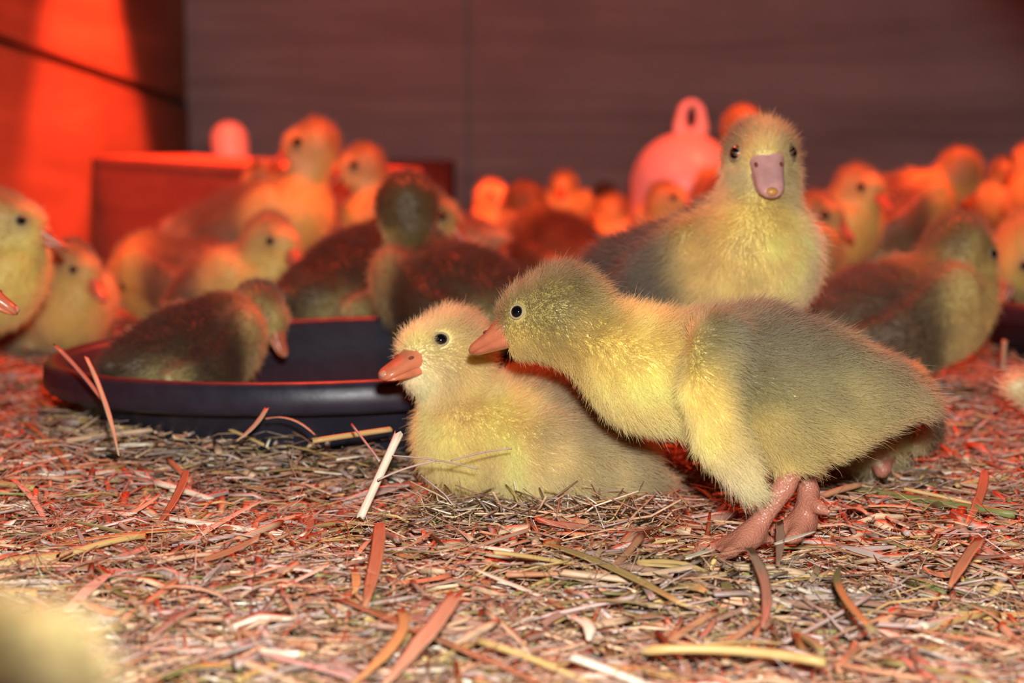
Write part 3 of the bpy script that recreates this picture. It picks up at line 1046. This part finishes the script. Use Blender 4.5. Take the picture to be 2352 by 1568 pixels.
# ------------------------------------------------------------------ the flock behind
def flock(label, hx, hy, D, byaw, hyaw, hp=-12, s=1.0, pose='stand', dark=0.5, n=9000, fine=False, body_off=None, h=.0034, cz=None, foot=None):
    """gosling whose head is seen at (hx, hy), D metres away; yaw 0 = +X, 90 = away from the camera"""
    H = at(hx, hy, D)
    r_ = math.radians
    F = np.array([math.cos(r_(byaw)), math.sin(r_(byaw)), 0])
    S = np.array([-F[1], F[0], 0])
    hf = np.array([math.cos(r_(hyaw)) * math.cos(r_(hp)), math.sin(r_(hyaw)) * math.cos(r_(hp)), math.sin(r_(hp))])
    hs = nrm(np.cross(UP, hf))
    hu = np.cross(hf, hs)
    b = Body()
    flr = 0.0
    if pose == 'lie':
        C = np.array([H[0], H[1], flr + .040 * s]) - F * .030 * s
        bz, rz = .036 * s, .036 * s
    elif pose == 'drink':
        C = np.array([H[0], H[1], flr + .082 * s]) - F * .062 * s
        bz, rz = .085 * s, .082 * s
    else:
        C = np.array([H[0], H[1], min(flr + .088 * s, H[2] - .040 * s)]) - F * .022 * s
        bz, rz = C[2] - .014 * s, C[2] - .016 * s
    if cz is not None:
        C[2], bz, rz = cz * s, cz * s - .01, cz * s - .008
    if body_off is not None:
        C = C + np.array([body_off[0], body_off[1], 0])
    B = C - F * .052 * s
    B[2] = bz
    R = C - F * .098 * s
    R[2] = rz
    T = C - F * .130 * s
    T[2] = rz + .004
    b.chain([(C, .036 * s), (B, .039 * s), (R, .024 * s), (T, .008 * s)], .02 * s)
    n0 = C + F * .012 * s + UP * .012 * s
    n1 = H - hf * .006 * s - hu * .010 * s
    mid = (n0 + n1) / 2 - F * .004 * s
    b.chain([(n0, .028 * s), (mid, .0175 * s), (n1, .0155 * s)], .012 * s)
    b.chain([(H - hf * .005 * s, .0215 * s), (H + hf * .009 * s, .0165 * s)], .010 * s)
    b.chain([(H - hf * .003 * s - hu * .007 * s, .0185 * s), (H + hf * .011 * s - hu * .006 * s, .0125 * s)], .008 * s)
    for sd in (-1, 1):
        w0, w1, w2 = C + S * sd * .034 * s + UP * .012 * s - F * .008 * s, B + S * sd * .043 * s, R + S * sd * .032 * s - UP * .006 * s
        b.chain([(w0, .020 * s), (w1, .018 * s), (w2, .008 * s)], .008 * s, axis=S, flat=.55)
        if pose != 'lie':
            th = B + S * sd * .024 * s - UP * .022 * s + F * .01 * s
            hk = th - UP * max(.012, (th[2] - .034 * s)) * .9
            b.chain([(th, .024 * s), (th * .5 + hk * .5, .013 * s)], .012 * s)
            ft = np.array([th[0], th[1], 0.004]) + F * .004
            b.chain([(th * .5 + hk * .5, .0055 * s), (hk - F * .006 * s, .005 * s), (ft, .0045 * s)], .003, leg=True)
            for a in (-.5, 0, .5):
                tdir = F * math.cos(a) + S * math.sin(a)
                b.chain([(ft, .004 * s), (ft + tdir * .030 * s - UP * .002, .002 * s)], .004, leg=True)
    if foot is not None:
        b.chain([(foot + np.array([.004, .014, .012]), .006), (foot, .0055)], .004, leg=True)
    mixc = lambda a, c_: a * (1 - dark) + c_ * dark
    top = mixc(lin(166, 148, 92), BROWN)
    face = mixc(lin(226, 206, 128), lin(176, 150, 92))
    chest = mixc(YEL, lin(206, 180, 104))
    backc = mixc(lin(140, 122, 92), lin(70, 44, 30))
    belly = mixc(PALE, lin(196, 182, 118))
    l = s
    c = [
        cp(H + hu * .02 * s - hf * .006 * s, .010 * s, top, -hf + UP * .3, .006 * l, .4), cp(H - hf * .022 * s, .010 * s, top, -hf - UP * .6, .006 * l, .45),
        cp(H + hf * .018 * s + hu * .010 * s, .007 * s, face, -hf + UP * .6, .004 * l, .45),
        cp(H + hs * .02 * s, .007 * s, mixc(face, top), -hf, .0045 * l, .5), cp(H - hs * .02 * s, .007 * s, mixc(face, top), -hf, .0045 * l, .5),
        cp(H - hu * .018 * s + hf * .006 * s, .009 * s, belly, -hf - UP * .5, .0045 * l, .5),
        cp(mid + F * .025 * s, .012 * s, chest, -UP - F * .2, .0065 * l, .55), cp(mid - F * .025 * s, .012 * s, mixc(chest, top), -UP - F * .4, .0065 * l, .5),
        cp(C + F * .038 * s, .018 * s, chest, -UP - F * .5, .0075 * l, .6), cp(C + S * .04 * s, .014 * s, mixc(chest, belly), -F - UP * .4, .0075 * l, .6),
        cp(C - S * .04 * s, .014 * s, mixc(chest, belly), -F - UP * .4, .0075 * l, .6),
        cp(B + UP * .042 * s, .022 * s, backc, -F, .010 * l, .5), cp(R + UP * .02 * s, .018 * s, backc, -F, .0105 * l, .6),
        cp(B + S * .044 * s + UP * .008 * s, .017 * s, backc, -F - UP * .2, .0085 * l, .6), cp(B - S * .044 * s + UP * .008 * s, .017 * s, backc, -F - UP * .2, .0085 * l, .6),
        cp(B - UP * .035 * s, .020 * s, belly, -F, .007 * l, .6), cp(T, .014 * s, mixc(belly, backc), -F, .010 * l, .7),
        cp(R - UP * .02 * s + S * .02 * s, .014 * s, belly, -F, .008 * l, .6), cp(R - UP * .02 * s - S * .02 * s, .014 * s, belly, -F, .008 * l, .6),
    ]
    ec = H + hf * .0075 * s + hu * .004 * s
    er = (.0037 if fine else .0043) * s
    eyes = [(ec, hs + hf * .25, er), (ec, -hs + hf * .25, er)]
    for sd in (-1, 1):
        c.append(cp(H + hs * sd * .019 * s + hf * .013 * s + hu * .004 * s, .0045 * s, mixc(lin(150, 128, 80), lin(84, 62, 38)), -hf, .0035 * l, .6))
    bkf = nrm(hf - hu * .22)
    bk = dict(o=H + hf * .0215 * s - hu * .0055 * s, f=bkf, u=hu, s=.95 * s)
    base = (C[0], C[1], FLOOR_Z)
    return make_gosling(label, b, c, base, h, n, .00019 if D > 1.5 else .00015, eyes, bk, 'flock of goslings', fine)


# label, head pixel, distance, body yaw, head yaw
flock('pale gosling with long upright neck standing beside the large black pan rim, looking over it', 22, 512, 1.40, -5, 2, -8, 1.02, dark=.12, n=26000, fine=True, h=.0027, body_off=(.006, 0))
flock('gosling with lowered gaze squeezed between the tall pale one and the pan', 172, 612, 1.62, -60, -28, -25, .95, dark=.5, n=16000, fine=True)
flock('gosling of which only the orange-pink beak tip pokes in before the tall pale one', -132, 634, .985, 5, 3, -10, .95, 'stand', .2, 12000, True, body_off=(-.03, 0))
flock('orange-lit gosling dozing on the floor below the knotty crate', 300, 640, 1.90, 150, 205, -25, 1.1, 'lie', .1, 9000)
flock('brown-backed gosling sitting in the large black pan with its head bent to drink', 602, 714, 1.305, 60, -28, -42, .80, 'drink', .95, 26000, True, h=.0027, cz=.062)
flock('gosling with yellow breast standing past the pan, facing the pan water', 628, 550, 1.66, -50, -38, -20, 1.0, 'stand', .25, 15000, True)
flock('tall pale-breasted gosling in profile, its beak against the crate lid', 712, 328, 2.02, -22, 188, -14, 1.12, 'stand', .15, 12000)
flock('gosling with dark eye stripe reaching its neck down before the crate front', 598, 408, 2.19, 188, 205, -35, .92, 'stand', .6, 9000)
flock('gosling with open gaze standing just behind the tall pale-breasted one', 826, 378, 2.07, 176, 205, -18, 1.0, 'stand', .35, 11000)
flock('brown gosling standing in the pan water with its tail out', 985, 492, 1.60, 58, -8, -22, 1.05, 'stand', .9, 20000, body_off=(-.016, -.04))
flock('brown-backed gosling turned away beside the pan, showing the olive back of its head', 938, 466, 1.43, 128, 80, -5, 1.02, 'stand', .88, 22000, h=.003, cz=.072)
flock('red-lit gosling standing before the dark seam of the back wall', 1134, 448, 2.62, -120, -50, -12, .98, 'stand', .2, 7000)
flock('gosling with dark nape turned toward the back wall', 1206, 462, 2.30, 120, 85, -5, 1.15, 'stand', .8, 8000)
flock('small bright gosling facing out with its back to the back wall', 1294, 424, 2.94, -95, -100, -12, .98, 'stand', .1, 6000)
flock('orange gosling crouching low beside the bell drinker', 1402, 478, 2.80, -140, 150, -10, 1.0, 'stand', .15, 6000)
flock('dark-headed gosling standing close to the back wall beside the bell drinker', 1392, 446, 3.22, 100, 70, 0, .98, 'stand', .9, 5000)
flock('gosling peeping over the grey-brown back in front of the bell drinker', 1536, 456, 2.24, -100, -25, -5, .95, 'stand', .4, 7000)
flock('tall orange-lit gosling hidden behind the upright gosling but for its crown', 1706, 286, 2.46, 80, 80, 0, 1.2, 'stand', .1, 6000)
flock('dim gosling peeping out behind the breast of the upright gosling', 1884, 492, 1.86, 30, -35, -18, .98, 'stand', .55, 9000)
flock('upright orange-lit gosling with pale face watching over the flock', 1978, 430, 1.96, -40, -50, -14, 1.02, 'stand', .2, 12000)
flock('tall orange gosling showing the back of its head above a long back', 2206, 388, 2.16, 30, 75, 0, 1.15, 'stand', .15, 10000, body_off=(-.03, 0))
flock('shaded gosling half hidden behind the tall orange back of head', 2140, 436, 2.55, 95, 30, -5, 1.0, 'stand', .5, 6000)
flock('small red gosling far off between two tall orange ones', 2308, 392, 2.85, -80, -85, -8, .95, 'stand', .3, 5000)
flock('tall orange-lit gosling standing behind the dark arched back', 2372, 372, 2.28, 120, 110, 0, 1.2, 'stand', .1, 8000)
flock('yellow-necked gosling with brown back bending toward the further black pan', 2216, 572, 1.40, 20, 24, -32, 1.05, 'stand', .48, 28000, True, h=.0027)
flock('pale-cheeked gosling lowering its head in the further black pan', 2352, 588, 1.67, 200, 197, -45, 1.12, 'stand', .3, 14000, True, cz=.068)
flock('dark brown gosling with arched back behind the yellow-necked gosling', 2440, 515, 1.97, 10, 20, -20, 1.22, 'stand', .95, 12000)
flock('gosling lying flat in the straw behind the standing gosling, pink foot showing', 1975, 930, 1.12, 82, 60, -10, .80, 'lie', .12, 14000, True, foot=at(2026, 1082, 1.005))
flock('gosling whose pale rump pokes in over the red-lit straw', 2885, 745, 1.15, 0, 10, -10, .9, 'lie', .05, 12000)
flock('strongly blurred dull yellow gosling with only its rounded back showing', -420, 640, .32, 108, 120, -10, .95, 'stand', .6, 9000)


# ------------------------------------------------------------------ straw
STRAW_COLS = dict(
    tan=((196, 166, 132), 'tan'), cream=((226, 212, 186), 'pale cream'), brown=((158, 124, 104), 'brown'), rust=((186, 134, 98), 'rust-brown'),
    olive=((152, 136, 86), 'olive'), gold=((192, 162, 102), 'golden'), grey=((182, 162, 150), 'grey-brown'), green=((126, 132, 76), 'green'))


def straw_material(name, attr=None, rgb=None):
    m, nt, p = new_mat(name)
    tc = nt.nodes.new('ShaderNodeTexCoord')
    nz = nt.nodes.new('ShaderNodeTexNoise')
    nz.inputs['Scale'].default_value = 220 if attr else 1.0
    nz.inputs['Detail'].default_value = 3
    if attr:
        nt.links.new(tc.outputs['Object'], nz.inputs['Vector'])
    else:                                   # streaks along the blade
        mp = nt.nodes.new('ShaderNodeMapping')
        mp.inputs['Scale'].default_value = (70, 1600, 1600)
        nt.links.new(tc.outputs['Object'], mp.inputs['Vector'])
        nt.links.new(mp.outputs['Vector'], nz.inputs['Vector'])
    mr = nt.nodes.new('ShaderNodeMapRange')
    mr.inputs['To Min'].default_value = 0.55
    mr.inputs['To Max'].default_value = 1.4
    nt.links.new(nz.outputs['Fac'], mr.inputs['Value'])
    mx = nt.nodes.new('ShaderNodeMix')
    mx.data_type = 'RGBA'
    mx.blend_type = 'MULTIPLY'
    mx.inputs['Factor'].default_value = 1.0
    if attr:
        a = nt.nodes.new('ShaderNodeAttribute')
        a.attribute_name = attr
        nt.links.new(a.outputs['Color'], mx.inputs['A'])
    else:
        mx.inputs['A'].default_value = (*lin(*rgb), 1)
    nt.links.new(mr.outputs['Result'], mx.inputs['B'])
    nt.links.new(mx.outputs['Result'], p.inputs['Base Color'])
    p.inputs['Roughness'].default_value = 0.45
    p.inputs['Specular IOR Level'].default_value = 0.4
    return m


def occupied(x, y):
    bad = np.zeros(np.shape(x), bool)
    for cx, cy, r in PAN:
        bad |= (x - cx) ** 2 + (y - cy) ** 2 < (r * .845) ** 2
    return bad


def mound(x, y):
    z = 0.0035 * np.sin(9 * x + 3 * y + 1) + 0.003 * np.sin(17 * y - 7 * x) + 0.002 * np.sin(31 * x + 23 * y)
    cx, cy, r = PAN[0]
    d = np.hypot(x - cx, y - cy) - r * .85
    z = z + 0.010 * np.exp(-(np.maximum(d, 0) / .05) ** 2) * (y < cy + .05)
    for fx, fy in ((.112, .85), (.135, .872)):      # trodden flat under the standing gosling
        z = z - .006 * np.exp(-((x - fx) ** 2 + (y - fy) ** 2) / .03 ** 2)
    return z


def straw_bed():
    def field(n, ymin, ymax, lmin, lmax, wmin, wmax, zlo, zhi, tilt, power=1.0):
        y = ymin + (ymax - ymin) * rng.random(n) ** power
        x = (rng.random(n) * 2 - 1) * (0.272 * y + .05)
        keep = ~occupied(x, y) & (x > -.56)
        x, y = x[keep], y[keep]
        n = len(x)
        z = zlo + (zhi - zlo) * rng.random(n) + mound(x, y)
        L = lmin + (lmax - lmin) * rng.random(n) ** 2.2
        w = wmin + (wmax - wmin) * rng.random(n) ** 2
        yaw = rng.random(n) * 2 * np.pi
        tl = rng.normal(size=n) * tilt
        roll = rng.normal(size=n) * .5
        bend = rng.normal(size=n) * np.where(w < .0007, .16, .05) * L
        bendz = rng.normal(size=n) * .06 * L
        return x, y, z, L, w, yaw, tl, roll, bend, bendz
    sets = [field(19000, .56, 1.75, .010, .050, .0010, .0052, -.012, .003, .10, 1.25),
            field(13000, .56, 1.75, .008, .055, .0004, .0014, -.008, .006, .16, 1.25),
            field(6000, .56, 1.4, .004, .014, .001, .004, -.006, .004, .25, 1.2),
            field(9000, .56, 1.3, .012, .045, .00025, .0006, -.004, .010, .30, 1.2),
            field(5000, .56, 1.25, .012, .045, .0022, .0062, .000, .005, .15, 1.2),
            field(9000, 1.6, 3.35, .02, .07, .0012, .004, -.012, .003, .08, 1.0)]
    nb = 260                     # loose stems lying against the resting gosling
    pb = np.array([on_floor(a, b, .004) for a, b in zip(rng.uniform(960, 1560, nb), rng.uniform(1165, 1215, nb))])
    sets.append((pb[:, 0], pb[:, 1], .004 + .010 * rng.random(nb), rng.uniform(.012, .040, nb), rng.uniform(.0004, .0016, nb), rng.random(nb) * 6.28,
                 rng.normal(size=nb) * .3, rng.normal(size=nb) * .5, rng.normal(size=nb) * .003, rng.normal(size=nb) * .002))
    x, y, z, L, w, yaw, tl, roll, bd, bz = [np.concatenate(a) for a in zip(*sets)]
    n = len(x)
    d = np.stack([np.cos(yaw) * np.cos(tl), np.sin(yaw) * np.cos(tl), np.sin(tl)], 1)
    s = np.stack([-np.sin(yaw), np.cos(yaw), np.zeros(n)], 1)
    u = np.cross(d, s)
    s2 = s * np.cos(roll)[:, None] + u * np.sin(roll)[:, None]
    u2 = np.cross(d, s2)
    z = np.maximum(z, FLOOR_Z + np.abs(np.sin(tl)) * L * .5 + .001)
    c0 = np.stack([x, y, z], 1)
    rings = []
    th = np.minimum(w * .32, .0006)
    for t, ww in ((-.5, .75), (-.1, 1.0), (.5, .6)):
        q = 1 - (2 * t) ** 2
        c = c0 + d * (L * t)[:, None] + s * (bd * q)[:, None] + u * (bz * q)[:, None]
        for (a, b_) in ((-1, 0), (0, 1), (1, 0), (0, -1)):
            rings.append(c + s2 * (w * .5 * ww * a)[:, None] + u2 * (th * b_)[:, None])
    V = np.stack(rings, 1).reshape(-1, 3)
    base = np.arange(n)[:, None] * 12
    fs = []
    for r in (0, 4):
        for j in range(4):
            k = (j + 1) % 4
            fs.append(np.stack([base[:, 0] + r + j, base[:, 0] + r + k, base[:, 0] + r + 4 + k, base[:, 0] + r + 4 + j], 1))
    fs.append(base + np.array([3, 2, 1, 0]))
    fs.append(base + np.array([8, 9, 10, 11]))
    F = np.stack(fs, 1).reshape(-1, 4)
    keys = list(STRAW_COLS)
    pal = np.array([lin(*STRAW_COLS[k][0]) for k in keys])
    pr = np.array([.26, .05, .24, .14, .06, .06, .19, .015])
    ci = rng.choice(len(keys), n, p=pr / pr.sum())
    col = pal[ci] * (0.66 + .66 * rng.random((n, 1)))
    me = bpy.data.meshes.new('straw_bedding')
    me.vertices.add(len(V))
    me.vertices.foreach_set('co', V.astype(np.float32).ravel())
    me.loops.add(F.size)
    me.loops.foreach_set('vertex_index', F.astype(np.int32).ravel())
    me.polygons.add(len(F))
    me.polygons.foreach_set('loop_start', np.arange(0, F.size, 4, dtype=np.int32))
    me.update(calc_edges=True)
    a = me.attributes.new('tint', 'FLOAT_COLOR', 'POINT')
    cc = np.ones((len(V), 4), np.float32)
    cc[:, :3] = np.clip(np.repeat(col, 12, 0) * (0.8 + .4 * rng.random((len(V), 1))), 0, .9)
    a.data.foreach_set('color', cc.ravel())
    me.materials.append(straw_material('straw_mix', attr='tint'))
    o = mk_obj('straw_bedding', me)
    tag(o, 'bed of chopped tan and brown straw covering the floor', 'straw', kind='stuff')


straw_bed()
S_MAT = {k: straw_material('straw_' + k, rgb=v[0]) for k, v in STRAW_COLS.items()}


def straw_mesh(L, w, th, bend, lift, mat, kind, rings=7):
    """one stalk (round, hollow-looking) or leaf (flat, folded) along +X, centred"""
    V, F = [], []
    n = 8
    jag = [random.uniform(-.5, .5) * w for _ in range(n)]
    wob = [random.uniform(.86, 1.08) for _ in range(rings)]
    for i in range(rings):
        t = i / (rings - 1) - .5
        q = 1 - 4 * t * t
        if kind == 'leaf':
            ww = w * (0.35 + .65 * min(1, (0.5 - t) * 3.2)) * (0.8 + .2 * min(1, (t + .5) * 4))
            ww *= wob[i]
            hh = th
        else:
            ww, hh = w * (1 + .25 * (abs(t) > .49)), w
        for j in range(n):
            a = 2 * math.pi * j / n
            y, z = .5 * ww * math.cos(a), .5 * hh * math.sin(a)
            if kind == 'leaf':
                z += abs(y) * .22
            V.append((L * t + (jag[j] if abs(t) > .49 else 0), y + bend * q, z + lift * q))
    for i in range(rings - 1):
        for j in range(n):
            k = (j + 1) % n
            F.append((i * n + j, i * n + k, (i + 1) * n + k, (i + 1) * n + j))
    F.append(tuple(range(n))[::-1])
    F.append(tuple((rings - 1) * n + j for j in range(n)))
    return mk_mesh('straw', V, F, S_MAT[mat], True)


def straw_between(P, Q, w, mat, kind, label, bend=0, lift=0, th=.0007, roll=0, group=None):
    P, Q = Vector([float(v) for v in P]), Vector([float(v) for v in Q])
    me = straw_mesh((Q - P).length, w, th, bend, lift, mat, kind, 9)
    o = mk_obj('straw', me)
    d = (Q - P).normalized()
    s = Vector((0, 0, 1)).cross(d).normalized()
    u = d.cross(s)
    M = Matrix((d, s, u)).transposed().to_4x4() @ Matrix.Rotation(roll, 4, 'X')
    M.translation = (P + Q) / 2
    o.matrix_world = M
    tag(o, label, 'straw', group)
    return o


def hero_straws():
    f = on_floor
    g = .006
    sb = straw_between
    sb(at(915, 998, .905), at(826, 1192, .885), .0042, 'cream', 'stalk', 'whitish split stalk standing aslant before the resting gosling breast')
    sb(at(902, 1046, .895), at(1095, 1076, .905), .0014, 'grey', 'leaf', 'thin grey sprig lying across the resting gosling breast', 0, .001)
    sb(at(1038, 1058, .897), at(1176, 1030, .902), .0011, 'grey', 'leaf', 'thin forked twig end pointing up across the resting gosling flank', 0, .001)
    sb(at(868, 1102, .885), at(1000, 1058, .893), .0010, 'grey', 'stalk', 'hair-thin stem rising from the split stalk to the grey sprig', 0, .001)
    sb(at(808, 975, .96), at(872, 1058, .92), .0012, 'grey', 'stalk', 'thin stem leaning in front of the black pan beside the split stalk')
    sb(f(1048, 1362, .016), f(880, 1575, .010), .0080, 'tan', 'leaf', 'broad flat tan leaf blade lying over the long rust-brown blade', .004, .002, roll=.15)
    sb(f(765, 1372, .010), f(1290, 1590, .006), .0066, 'rust', 'leaf', 'long rust-brown leaf blade running under the broad tan blade', -.003, .001, roll=-.2)
    sb(f(872, 1206, .020), f(836, 1400, .010), .0072, 'rust', 'leaf', 'rust-brown blade standing up between the split stalk and the broad tan blade', .002, .001, roll=.3)
    sb(f(918, 1400, .012), f(800, 1580, .010), .0050, 'gold', 'leaf', 'curled golden blade beside the broad tan blade', .008, .003)
    sb(f(88, 1262, .009), f(452, 1216, .011), .0052, 'gold', 'leaf', 'long golden leaf blade lying across the red-lit straw', .003, .001)
    sb(f(-30, 1300, .006), f(124, 1284, .008), .0062, 'gold', 'stalk', 'thick golden stalk end with a cut mouth')
    sb(f(432, 1250, .008), f(600, 1152, .012), .0040, 'cream', 'leaf', 'pale cream split blade leaning off the golden leaf blade tip', 0, .001)
    sb(at(124, 792, 1.06), at(245, 935, 1.03), .0034, 'brown', 'leaf', 'dry brown blade leaning against the pan rim', .002, 0)
    sb(at(198, 820, 1.04), at(272, 1045, .98), .0026, 'tan', 'leaf', 'tan blade crossing below the dry brown blade on the pan', .002, 0)
    sb(at(612, 938, 1.015), at(545, 1012, 1.0), .0040, 'tan', 'leaf', 'bent tan straw propped on the pan wall', .003, 0)
    sb(at(612, 962, 1.015), at(722, 998, 1.0), .0026, 'tan', 'leaf', 'drooping tan straw hanging along the pan wall', 0, .004)
    sb(at(900, 985, 1.0), at(720, 1012, .985), .0030, 'gold', 'stalk', 'golden stalk lying along the foot of the pan wall')
    sb(f(1262, 1252, .010), f(1572, 1392, .006), .0062, 'gold', 'leaf', 'golden brown flattened stalk in the open straw before the resting gosling', .002, .001)
    sb(f(1962, 1122, .006), f(2330, 1182, .008), .0040, 'green', 'stalk', 'green stem lying in the straw behind the standing gosling feet')
    sb(f(2256, 1236, .018), f(2186, 1344, .008), .0070, 'rust', 'leaf', 'broad rust-brown leaf piece tilted up in the straw past the standing gosling', 0, .001, roll=.3)
    sb(f(2262, 1080, .012), f(2215, 1212, .006), .0050, 'rust', 'leaf', 'rust-brown blade near the green stem end', .002, .001, roll=-.3)
    sb(f(1490, 1492, .008), f(1900, 1522, .008), .0036, 'gold', 'stalk', 'thick golden stalk lying crosswise in the blurred straw', .004, .001)
    sb(f(1055, 1172, .010), f(1112, 1166, .010), .0046, 'cream', 'leaf', 'small white straw chip at the foot of the resting gosling')
    sb(f(1310, 1418, .012), f(1352, 1468, .008), .0052, 'cream', 'leaf', 'curled white chip alone in the blurred straw', .003, .001)
    sb(f(1790, 1200, .015), f(1786, 1300, .008), .0044, 'brown', 'leaf', 'upright brown leaf scrap before the standing gosling toes', .001, 0, roll=.4)
    sb(f(60, 972, .014), f(178, 1112, .006), .0046, 'olive', 'leaf', 'pale olive blade slanting down beside the pan', .003, .001)
    sb(f(30, 1102, .010), f(108, 1212, .006), .0036, 'cream', 'leaf', 'pale faded blade below the olive blade', .002, .001)
    sb(f(428, 1082, .018), f(356, 1216, .006), .0056, 'rust', 'leaf', 'glowing rust blade standing in the straw before the pan', .003, 0, roll=.4)
    sb(at(2308, 782, 1.42), at(2304, 850, 1.41), .0036, 'tan', 'stalk', 'short stalk standing upright before the further black pan')
    sb(f(1575, 1282, .010), f(1640, 1262, .010), .0044, 'cream', 'leaf', 'white splinter under the standing gosling toe')
    sb(f(1780, 1250, .012), f(1868, 1222, .014), .0036, 'cream', 'leaf', 'white splinter beside the standing gosling heel')
    sb(f(1720, 1260, .016), f(1752, 1440, .008), .0046, 'brown', 'leaf', 'brown blade running out from under the standing gosling foot', .004, 0)
    sb(f(2010, 1452, .012), f(1930, 1300, .010), .0036, 'olive', 'leaf', 'olive blade arched in the blurred straw past the standing gosling', .006, .002)
    sb(at(1485, 1132, .92), at(1340, 1158, .90), .0009, 'gold', 'stalk', 'thin golden stem lying along the resting gosling tail')
    sb(f(1240, 1400, .010), f(1500, 1390, .008), .0030, 'olive', 'leaf', 'dull olive blade curved across the blurred straw', .008, .001)
    sb(f(160, 1400, .012), f(262, 1310, .010), .0060, 'cream', 'leaf', 'short pale leaf scrap tilted in the blurred straw', 0, .001)
    sb(f(60, 1310, .008), f(390, 1326, .008), .0070, 'grey', 'leaf', 'wide grey-brown blade lying flat below the thick golden stalk', .002, .001)
    return 37


def loose_straws(count):
    keys = list(STRAW_COLS)
    prob = np.array([.25, .10, .18, .14, .08, .12, .11, .02])
    protos = {}
    for k in keys:
        for kind in ('stalk', 'leaf'):
            protos[(k, kind)] = [mk_straw(k, kind) for _ in range(3)]
    done = 0
    while done < count:
        py = 1010 + (1568 - 1010) * random.random() ** .8
        px = random.uniform(-20, 2372)
        g = on_floor(px, py, .004)
        if occupied(g[0], g[1]):
            continue
        if (1000 < px < 1560 and py < 1165) or (1560 < px < 1900 and py < 1290):
            continue
        k = keys[int(rng.choice(len(keys), p=prob / prob.sum()))]
        kind = 'stalk' if random.random() < .35 else 'leaf'
        me, mL, mW = random.choice(protos[(k, kind)])
        o = bpy.data.objects.new('straw', me)
        COL.objects.link(o)
        tl = random.gauss(0, .12)
        s_ = random.uniform(.75, 1.25)
        o.location = (g[0], g[1], .005 + float(mound(g[0], g[1])) + abs(math.sin(tl)) * .012)
        o.rotation_euler = Euler((random.gauss(0, .4), tl, random.uniform(0, 6.283)), 'XYZ')
        o.scale = (s_, random.uniform(.8, 1.15), 1)
        nm = STRAW_COLS[k][1]
        size = ('short' if mL * s_ < .026 else 'long') + (' broad' if mW > .0030 else ' narrow')
        if py > 1380:
            where = 'in blurred straw near the broad tan blade' if px < 1250 else 'in blurred straw near the golden crosswise stalk'
        elif px < 760:
            where = 'in the red-lit straw below the large pan' if py < 1180 else 'beside the long golden leaf blade'
        elif px < 1560:
            where = 'in the straw before the resting gosling'
        else:
            where = 'in the straw around the standing gosling feet'
        nm = f'{size} {nm}'
        tag(o, f'{nm} {"round stalk" if kind == "stalk" else "flat leaf blade"} {where}', 'straw', f'{nm} {"stalks" if kind == "stalk" else "blades"} {where}')
        done += 1


def mk_straw(k, kind):
    L = random.uniform(.018, .046)
    if kind == 'stalk':
        L *= 1.1
        w = random.uniform(.0016, .0034)
        return straw_mesh(L, w, 0, random.gauss(0, .0012), random.gauss(0, .0006), k, kind), L, w
    w = random.uniform(.0020, .0062)
    return straw_mesh(L, w, random.uniform(.0004, .0007), random.gauss(0, .0012), random.gauss(0, .001), k, kind), L, w


nh = hero_straws()
loose_straws(300 - nh)
